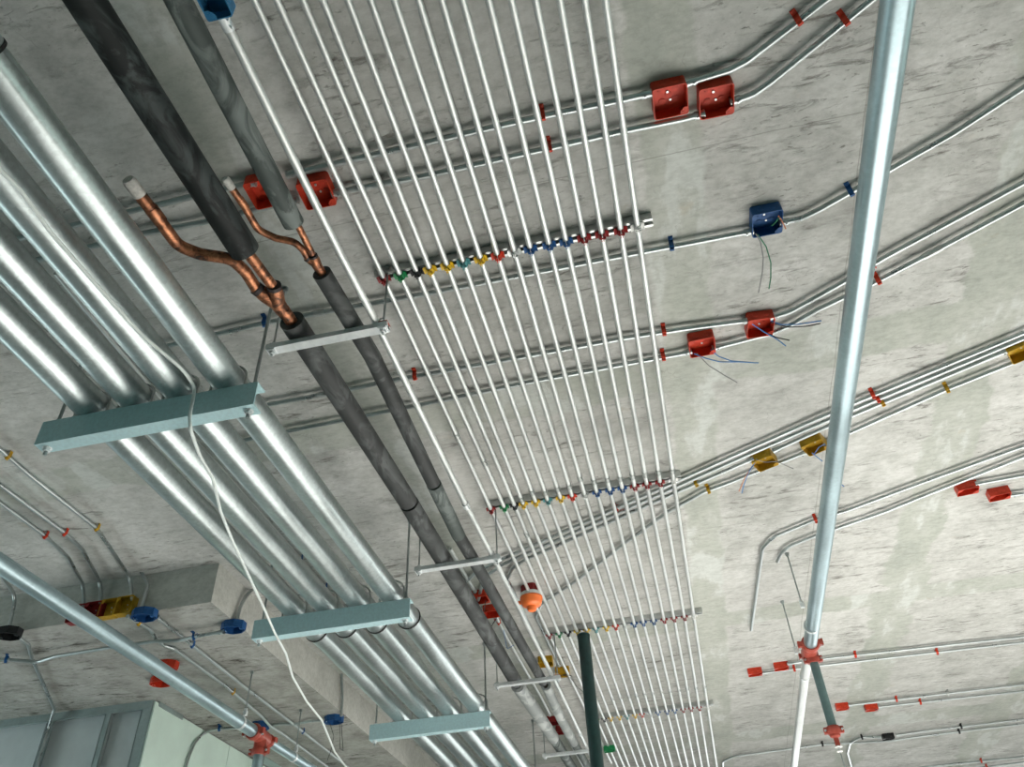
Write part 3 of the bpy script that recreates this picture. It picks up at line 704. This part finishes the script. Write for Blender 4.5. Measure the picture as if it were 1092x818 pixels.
jbox('small red box nearest the red sprinkler coupling on its left', (833, 711), hD, 'red', 'handy')
jbox('small red box left of two right of the drop pipe', (898, 754), hD, 'red', 'handy')
jbox('small red box right of two right of the drop pipe', (929, 755), hD, 'red', 'handy')
jbox('black box on the dark conduit at the lower right', (947, 786), hD, 'black', 'handy')
ay = math.pi/2
jbox('red box between the insulated pipes, upper of two beside the detector', (512, 637), 0, 'red', wires=[([(518, 640), (516, 652), (514, 660)], .05, .12, 'wireblack')])
jbox('red box between the insulated pipes, lower of two beside the detector', (525, 652), 0, 'red', wires=[([(529, 660), (524, 668), (520, 676)], .05, .12, 'wireblack'), ([(537, 672), (540, 688), (541, 692), (548, 688)], .05, .12, 'wireblue')])
jbox('dark red box between the pale insulated pipes near the bottom', (589, 769), .2, 'darkred')
jbox('second dark red box between the pale insulated pipes, nearer the bottom edge', (599, 779), .2, 'darkred')
jbox('yellow box behind the white conduit, left of two above the third bracket', (582, 706), .1, 'yellow')
jbox('yellow box with a dark cable, right of two above the third bracket', (600, 717), .1, 'yellow', wires=[([(600, 720), (608, 722), (615, 732), (622, 738)], .05, .09, 'wireblack'), ([(594, 722), (602, 719), (610, 721)], .05, .07, 'wireblack')])
jbox('small green box on the rack conduit at the bottom beside the dark green post', (650, 799), .0, 'green', 'handy', base=.055)
jbox('blue box cut by the top edge at the end of the leftmost white conduit', None, 0, 'skyblue', 'handy', loc=P(226, -7, .331)+Vector((0, 0, .028)), rot=Matrix.Rotation(dirang((190, -80), (240, 22), .33), 4, 'Z'))
# boxes on the dropped beam
def face_box(label, px, mat, kind='square'):
    e = PY(px[0], px[1], BEAM_Y-.02)
    jbox(label, None, 0, mat, kind, loc=Vector((e.x, BEAM_Y, e.z)), rot=Matrix.Rotation(-math.pi/2, 4, 'X') @ Matrix.Rotation(math.pi, 4, 'Z'), group='boxes on the dropped beam')
face_box('dark red box on the beam face, left of four, behind the green pipe', (84, 656), 'darkred', 'square')
face_box('dark red box on the beam face, second of four, next to the yellow box', (101, 653), 'darkred', 'square')
face_box('yellow box on the beam face, left of the two yellow ones', (118, 650), 'yellow', 'square')
face_box('yellow box on the beam face, right of the two yellow ones beside the blue box', (135, 647), 'yellow', 'square')
jbox('blue octagonal box under the beam corner beside the yellow boxes', (154, 656), 0, 'blue', 'oct', base=BEAM_D, group='boxes on the dropped beam')
jbox('blue octagonal box at the beam edge left of the middle trapeze', (249, 669), 0, 'blue', 'oct', base=BEAM_D, group='boxes on the dropped beam')
jbox('blue box on the soffit above the left red coupling', (277, 775), 0, 'blue', 'oct', base=BEAM_D, group='boxes on the dropped beam')
jbox('blue octagonal box at the beam edge with black wires hanging', (356, 768), 0, 'blue', 'oct', base=BEAM_D, group='boxes on the dropped beam', wires=[
    ([(352, 772), (356, 785), (353, 800), (349, 811)], .05, .25, 'wireblack'), ([(362, 772), (363, 785), (362, 798), (365, 800)], .05, .25, 'wireblack'), ([(364, 772), (365, 788), (366, 801)], .05, .25, 'wireblack')])
jbox('black octagonal box on the soffit at the left picture edge', (10, 676), 0, 'black', 'oct', base=BEAM_D, group='boxes on the dropped beam')
jbox('red octagonal box behind the green pipe, upper of two on the soffit', (178, 711), 0, 'red', 'oct', base=BEAM_D, group='boxes on the dropped beam')
jbox('red octagonal box behind the green pipe, lower of two on the soffit', (172, 727), 0, 'red', 'oct', base=BEAM_D, group='boxes on the dropped beam')

# ------------------------------------------------------------------ rack of parallel conduits on four strut rails
RY = [2.135, 4.035, 5.955, 8.08]; RX = [(-.955, .215), (-.95, .208), (-.945, .25), (-.93, .265)]
CC = ['darkred', 'green', 'black', 'byellow', 'byellow', 'teal', 'byellow', 'red', 'strut', 'blue', 'blue', 'blue', 'darkred', 'darkred', 'darkred', 'white']
p1 = [409.9, 427.5, 445, 459, 477.4, 494.7, 513, 531, 549, 566, 586, 604, 623, 642, 662, 680]
p2 = [523.8, 538, 549, 558.4, 571.5, 584.3, 598, 610.4, 623.6, 636.8, 650.7, 663.8, 677, 690, 704, 718.4]
p3 = [585.7, 596.3, 605.7, 615.7, 625.7, 635.7, 646.7, 656.7, 666.3, 676.7, 686.3, 697.3, 708.5, 719, 730, 740]
p4 = [632, 638.5, 646, 653, 662, 670, 678.5, 686, 694.5, 702.6, 712, 720.2, 729, 737.4, 746, 755]
RR = .0122; RD = .041+RR+.001
def rail_x(k, px):
    lo = {0: (409.9, 298.6, 680, 243), 1: (523.8, 543.8, 718.4, 513.7), 2: (585.7, 677.7, 740, 659), 3: (632, 773, 755, 757)}[k]
    f = (px-lo[0])/(lo[2]-lo[0]); return P(px, lo[1]+(lo[3]-lo[1])*f, RD).x
RACKX = [[rail_x(k, p) for p in (p1, p2, p3, p4)[k]] for k in range(4)]
def mesh_clamp(mat):
    mb = MB(); n = 8; w = .014; R0, R1 = RR+.0006, RR+.0034
    for s in (-1, 1):
        arc = [(s*R1, .013)]+[(s*R1*math.cos(a*math.pi/2/n*.92), -R1*math.sin(a*math.pi/2/n*.92)) for a in range(n+1)]
        ina = [(s*R0, .013)]+[(s*R0*math.cos(a*math.pi/2/n*.92), -R0*math.sin(a*math.pi/2/n*.92)) for a in range(n+1)]
        arc.append((s*.0048, -R1-.013)); ina.append((s*.002, -R1-.013))
        q = arc+ina[::-1]; k = len(q); o_ = len(mb.v)
        mb.v += [Vector((x, y, z)) for y in (-w, w) for x, z in q]
        for i in range(k): mb.f.append((o_+i, o_+(i+1) % k, o_+k+(i+1) % k, o_+k+i))
        L = len(arc)
        for side in (0, k):
            for i in range(L-1): mb.f.append((o_+side+i, o_+side+i+1, o_+side+k-2-i, o_+side+k-1-i))
        mb.obox((s*(R1+.006), 0, .004), (.0065, 0, -.003*s), (0, w*1.15, 0), (0, 0, .002))
    mb.tube([(-.011, 0, -R1-.008), (.014, 0, -R1-.008)], .0035, 8); mb.tube([(.006, 0, -R1-.008), (.011, 0, -R1-.008)], .0065, 6)
    return mb.mesh('conduit_clamp', mat)
CLAMP = {c: mesh_clamp(c) for c in set(CC)}
rail_lab = ['slotted strut rail nearest the camera across the white conduit rack', 'slotted strut rail second from the camera, at the bundle of dark conduits',
            'slotted strut rail third from the camera, above the dark green post', 'slotted strut rail farthest back across the white conduit rack']
for k in range(4):
    t = thing('strut_rail', rail_lab[k], 'strut rail', ((RX[k][0]+RX[k][1])/2, RY[k], CEIL-.041), 'strut rails carrying the conduit rack')
    mb = MB(); strut_channel(mb, RX[k][0], RX[k][1], RY[k]-.0205, RY[k]+.0205, CEIL-.041, CEIL, up=False); mb.build('strut', 'strut', t)
    for i in range(16):
        inst('conduit_clamp', CLAMP[CC[i]], t, (RACKX[k][i], RY[k], CEIL-RD), (0, 0, random.uniform(-.05, .05)))
cname = {'darkred': 'red', 'green': 'green', 'black': 'black', 'byellow': 'yellow', 'teal': 'teal', 'red': 'red', 'strut': 'bare grey', 'blue': 'blue', 'white': 'white'}
ordn = ['first', 'second', 'third', 'fourth', 'fifth', 'sixth', 'seventh', 'eighth', 'eighth', 'seventh', 'sixth', 'fifth', 'fourth', 'third', 'second', 'first']
cpl = {0: [(487, 465)], 1: [(516.6, 493)], 2: [(561.6, 569.6)], 3: [(555, 532)], 4: [(566, 524.7)], 5: [(580, 525)], 6: [(593, 521)], 7: [(606, 518.5)], 8: [(618, 510)],
       9: [(633, 513)], 10: [(646.7, 511)], 11: [(660.5, 510)], 12: [(674, 507.5)], 13: [(688, 505.4)], 14: [(702, 503)], 15: [(716, 502)]}
for i in range(16):
    A = [Vector((RACKX[k][i], RY[k], CEIL-RD)) for k in range(4)]
    d0 = (A[0]-A[1]).normalized(); d1 = (A[3]-A[2]).normalized()
    path = [A[0]+d0*3.2]+A+[A[3]+d1*(3.2 if i > 2 else 2.0)]
    if i == 0:                                        # the first one drops out of the rack at the post
        path = [A[0]+d0*3.2]+A+[A[3]+d1*1.5]
    side = 'left' if i < 8 else 'right'
    t = thing('conduit', 'white steel conduit %s from the %s in the rack, in %s clamps' % (ordn[i], side, cname[CC[i]]), 'conduit', A[1], 'parallel conduits of the rack')
    MB().tube(path, RR, 14).build('tube', 'conduit', t)
    for (x, y) in cpl[i]+[(p4[i]+.3, 748-i*1.1)]*(i > 3):
        q, d = snap(path, P(x, y, RD)); inst('coupling', COUPW, t, q, heading(d))

# leftmost white conduit resting on the brackets
LD = .331
l0 = [P(x, y, LD) for x, y in ((239, 20), (362, 269), (402, 345), (497, 539), (531, 604), (594, 731), (634, 815))]
l0.append(l0[-1]+(l0[-1]-l0[-2])*2)
t = thing('conduit', 'single white conduit lying on the brackets left of the rack, from the blue box', 'conduit', l0[2], 'parallel conduits of the rack')
MB().tube(l0, .0145, 16).build('tube', 'conduit', t)
CL0 = mesh_coupling(.0145, .022, 'zinc')
for (x, y) in ((241, 24), (497, 539), (619, 783)):
    q, d = snap(l0, P(x, y, LD)); inst('coupling', CL0, t, q, heading(d))
for k in range(3):
    q, d = snap(l0, Vector((-.95, BY[k]+.02, CEIL-LD)))
    mb = MB(); mb.box(q.x-.026, q.x+.026, q.y-.016, q.y+.016, B_TOP+.001, B_TOP+.005); mb.tube([(q.x-.0155, q.y, q.z-.0145), (q.x-.0155, q.y, q.z+.004), (q.x-.008, q.y, q.z+.0165), (q.x+.008, q.y, q.z+.0165), (q.x+.0155, q.y, q.z+.004), (q.x+.0155, q.y, q.z-.0145)], .0035, 6)
    mb.tube([(q.x+.012, q.y-.012, q.z+.012), (q.x+.03, q.y-.012, q.z+.016)], .003, 6)
    mb.build('saddle_clamp', 'strut', t)

# ------------------------------------------------------------------ white cable over the first trapeze
cab = [P(-60, 110, .56), P(0, 181, .555), P(20.5, 201, .552), P(38, 225, .552), P(55, 249, .552), P(82, 280, .552), P(113, 315, .552), P(150, 356, .552), P(175, 377, .552), P(197, 396, .556),
       PY(208, 414, 2.075), PY(205, 430, 2.082), PY(202, 443, 2.085), PY(203, 458, 2.10), P(213, 486, .665), P(227, 510, .67), P(235, 545, .675), P(248, 577, .68), P(267, 618, .685), P(283, 652, .69), P(293, 675, .69), P(305, 697, .69), P(312, 722, .69), P(327, 748, .69), P(343, 768, .69), P(357, 802, .69), P(372, 822, .69), P(400, 850, .69)]
tag(MB().tube(fillet(cab, .2, 5), .0068, 10).build('hanging_cable', 'cable'), 'white cable trailing under the big pipes and over the nearest trapeze', 'cable')

# ------------------------------------------------------------------ sprinkler mains
def groove_coupling(parent, c, ax, R, updir, name='grooved_coupling', wid=.052):
    c, ax = Vector(c), Vector(ax).normalized(); u = (Vector(updir)-ax*Vector(updir).dot(ax)).normalized(); s_ = ax.cross(u)
    h = wid/2
    o = MB().lathe(c-ax*h, ax, [(0, R*1.02), (.0, R*1.2), (.008, R*1.30), (h, R*1.38), (2*h-.008, R*1.30), (2*h, R*1.2), (2*h, R*1.02)], 28).build(name, 'couplred', parent)
    for s in (-1, 1):
        e = MB().obox(c+s_*s*(R*1.42), s_*R*.40, u*R*.38, ax*h*.85); e.obox(c+s_*s*(R*1.72), s_*R*.16, u*R*.48, ax*h*.7); e.build('bolt_ear', 'couplred', o)
        b = MB().tube([c+s_*s*R*1.62-u*R*.62, c+s_*s*R*1.62+u*R*.55], R*.11, 8).tube([c+s_*s*R*1.62-u*R*.62, c+s_*s*R*1.62-u*R*.38], R*.22, 6).tube([c+s_*s*R*1.62+u*R*.33, c+s_*s*R*1.62+u*R*.5], R*.22, 6)
        b.build('bolt', 'zinc', o)
    return o
def band_hanger(parent, c, ax, R, top, rx=None):
    c = Vector(c); ax = Vector(ax).normalized()
    o = MB().lathe(c-ax*.013, ax, [(0, R), (0, R+.003), (.026, R+.003), (.026, R)], 28).build('hanger_band', 'zinc', parent)
    x, y = (c.x, c.y) if rx is None else rx
    mb = MB(); mb.box(x-.012, x+.012, y-.012, y+.012, c.z+R-.002, c.z+R+.03); nut(mb, (x, y, c.z+R+.04), .013, .014); mb.build('hanger_clevis', 'zinc', o)
    rod(parent, x, y, c.z+R, top, .005)
MD = .44; MR = .0455; MR2 = .034
s0 = P(957.5, 0, MD); s1 = P(898.5, 410, MD); s2 = P(864, 660, MD); jn = P(863.5, 690, MD)
ax1 = (s2-s0).normalized()
t = thing('sprinkler_main', 'long pale zinc sprinkler main hanging at right with red coupling and drop pipe', 'sprinkler pipe', (s1.x, s1.y, CEIL-MD), 'sprinkler mains')
MB().tube([s0-ax1*1.6, s0, jn+ax1*.05], MR, 32).build('pipe', 'sprink', t)
q0 = P(858, 722, MD); q1 = P(847.5, 810, MD); ax2 = (q1-q0).normalized()
MB().tube([jn+ax1*.05, q0, q1, q1+ax2*4], MR2, 30).build('pipe', 'conduit', t)
groove_coupling(t, jn-ax1*.06, ax1, MR, (0, 0, 1))
groove_coupling(t, jn+ax1*.16, ax1, MR2*1.05, (0, 0, 1))
tee = MB().lathe(jn-ax1*.05, ax1, [(0, MR), (0, MR*1.12), (.03, MR*1.2), (.16, MR*1.2), (.2, MR*1.08), (.2, MR)], 28).build('tee', 'couplred', t)
dx, dy = P(863, 706, MD).x, (jn+ax1*.10).y
zb = CAM_Z+1.625
groove_coupling(t, (dx, dy, CEIL-MD-.055), (0, 0, -1), .034, (0, 1, 0), wid=.05)
MB().tube([(dx, dy, CEIL-MD), (dx, dy, zb-.02)], .030, 24).build('drop_pipe', 'dropteal', t)
groove_coupling(t, (dx, dy, zb), (0, 0, -1), .034, (0, 1, 0), wid=.05)
MB().lathe((dx, dy, zb-.02), (0, 0, -1), [(0, .036), (.02, .034), (.03, .017), (.075, .017), (.08, .012)], 20).build('reducer', 'couplred', t)
hd = MB().lathe((dx, dy, zb-.098), (0, 0, -1), [(0, .011), (.006, .026), (.009, .026), (.012, .009), (.03, .008), (.033, .02), (.037, .02), (.04, .004)], 16).build('sprinkler_head', 'white', t)
MB().tube([(dx, dy, zb-.138), (dx+.004, dy, zb-.24)], .0035, 8).build('stem', 'rod', hd)
for (a, cpx) in (((839, 590), (865, 668)), ((834, 641), (858, 721))):
    c = P(*cpx, MD); an = P(*a, 0); axx = ax1 if cpx[1] < 700 else ax2
    R_ = MR if cpx[1] < 700 else MR2
    band_hanger(t, c, axx, R_+.001, CEIL, (an.x, an.y))
    for k, ang in enumerate((0,)): pass

LZ = .635; LR = .0445
g0 = P(0, 601, LZ); g1 = P(252, 764, LZ); axl = (g1-g0).normalized()
t = thing('sprinkler_main', 'pale green sprinkler pipe at lower left ending in a red coupling', 'sprinkler pipe', g0, 'sprinkler mains')
je = P(270, 780, LZ)
MB().tube([g0-axl*1.5, g0, je], LR, 32).build('pipe', 'sprink', t)
je2 = je+axl*.28
MB().tube([je, je2, je2+axl*3], LR*.8, 28).build('pipe', 'sprink', t)
groove_coupling(t, je+axl*.01, axl, LR, (0, 0, 1))
MB().lathe(je+axl*.03, axl, [(0, LR), (0, LR*1.12), (.03, LR*1.2), (.15, LR*1.15), (.2, LR*.9), (.2, LR*.8)], 28).build('tee', 'couplred', t)
groove_coupling(t, je+axl*.24, axl, LR*.82, (0, 0, 1))
db = je+axl*.13
MB().tube([db, db+Vector((0, 0, -.12))], .046, 24).build('tee_outlet', 'couplred', t)
groove_coupling(t, db+Vector((0, 0, -.105)), (0, 0, -1), .040, (0, 1, 0))
MB().tube([db, db+Vector((0, 0, -.62))], .036, 24).build('drop_pipe', 'sprink', t)
for a in ((269, 716), (321, 757)):
    an = P(*a, BEAM_D); q, d = snap([g0, je, je2+axl*3], Vector((an.x, an.y, CEIL-LZ)))
    band_hanger(t, q, axl, (LR if q.y < je.y else LR*.8)+.001, SOF, (an.x, an.y))

# ------------------------------------------------------------------ detector, post, channel stub
dp = P(566, 630, .03)
t = thing('smoke_detector', 'orange capped smoke detector on a dark red octagonal box among the rack conduits', 'detector', (dp.x, dp.y, CEIL), None)
inst('mounting_box', open_box(octa(.066), .055, 'darkred'), t, (dp.x, dp.y, CEIL))
c = Vector((dp.x, dp.y, CEIL-.054))
MB().lathe(c, (0, 0, -1), [(0, .05), (0, .074), (.022, .078), (.03, .076)], 32).build('detector_base', 'white', t)
cap = MB().lathe(c+Vector((0, 0, -.028)), (0, 0, -1), [(0, .079), (.012, .080), (.016, .077), (.04, .073), (.055, .066), (.066, .050), (.07, .036), (.092, .031), (.098, .026), (.1, .012), (.1, .001)], 32).build('dust_cap', 'orange', t)
MB().obox(c+Vector((-.082, 0, -.055)), (.012, 0, 0), (0, .008, 0), (0, 0, .01)).build('pull_tab', 'orange', cap)

pt = P(622, 676, .085); zt_ = CEIL-.09
t = thing('shoring_post', 'dark green steel post standing upright under the third strut rail', 'post', (pt.x, pt.y, 0), None)
MB().tube([(pt.x, pt.y, .012), (pt.x, pt.y, zt_-.02)], .047, 28).build('tube', 'post', t)
MB().lathe((pt.x, pt.y, zt_-.03), (0, 0, 1), [(0, .047), (0, .05), (.022, .05), (.03, .044)], 28).build('cap', 'post', t)
MB().box(pt.x-.1, pt.x+.1, pt.y-.1, pt.y+.1, 0, .012).build('base_plate', 'post', t)

cp = P(266, 814, BEAM_D+.05); cp.x = max(cp.x, xr+.08)
mb = MB(); strut_channel(mb, cp.x-.055, cp.x+.055, cp.y, cp.y+1.4, SOF-.1, SOF, w=.004, up=False)
tag(mb.build('metal_track', 'stud'), 'short steel track end under the beam at the bottom edge beside the pale board', 'metal track')
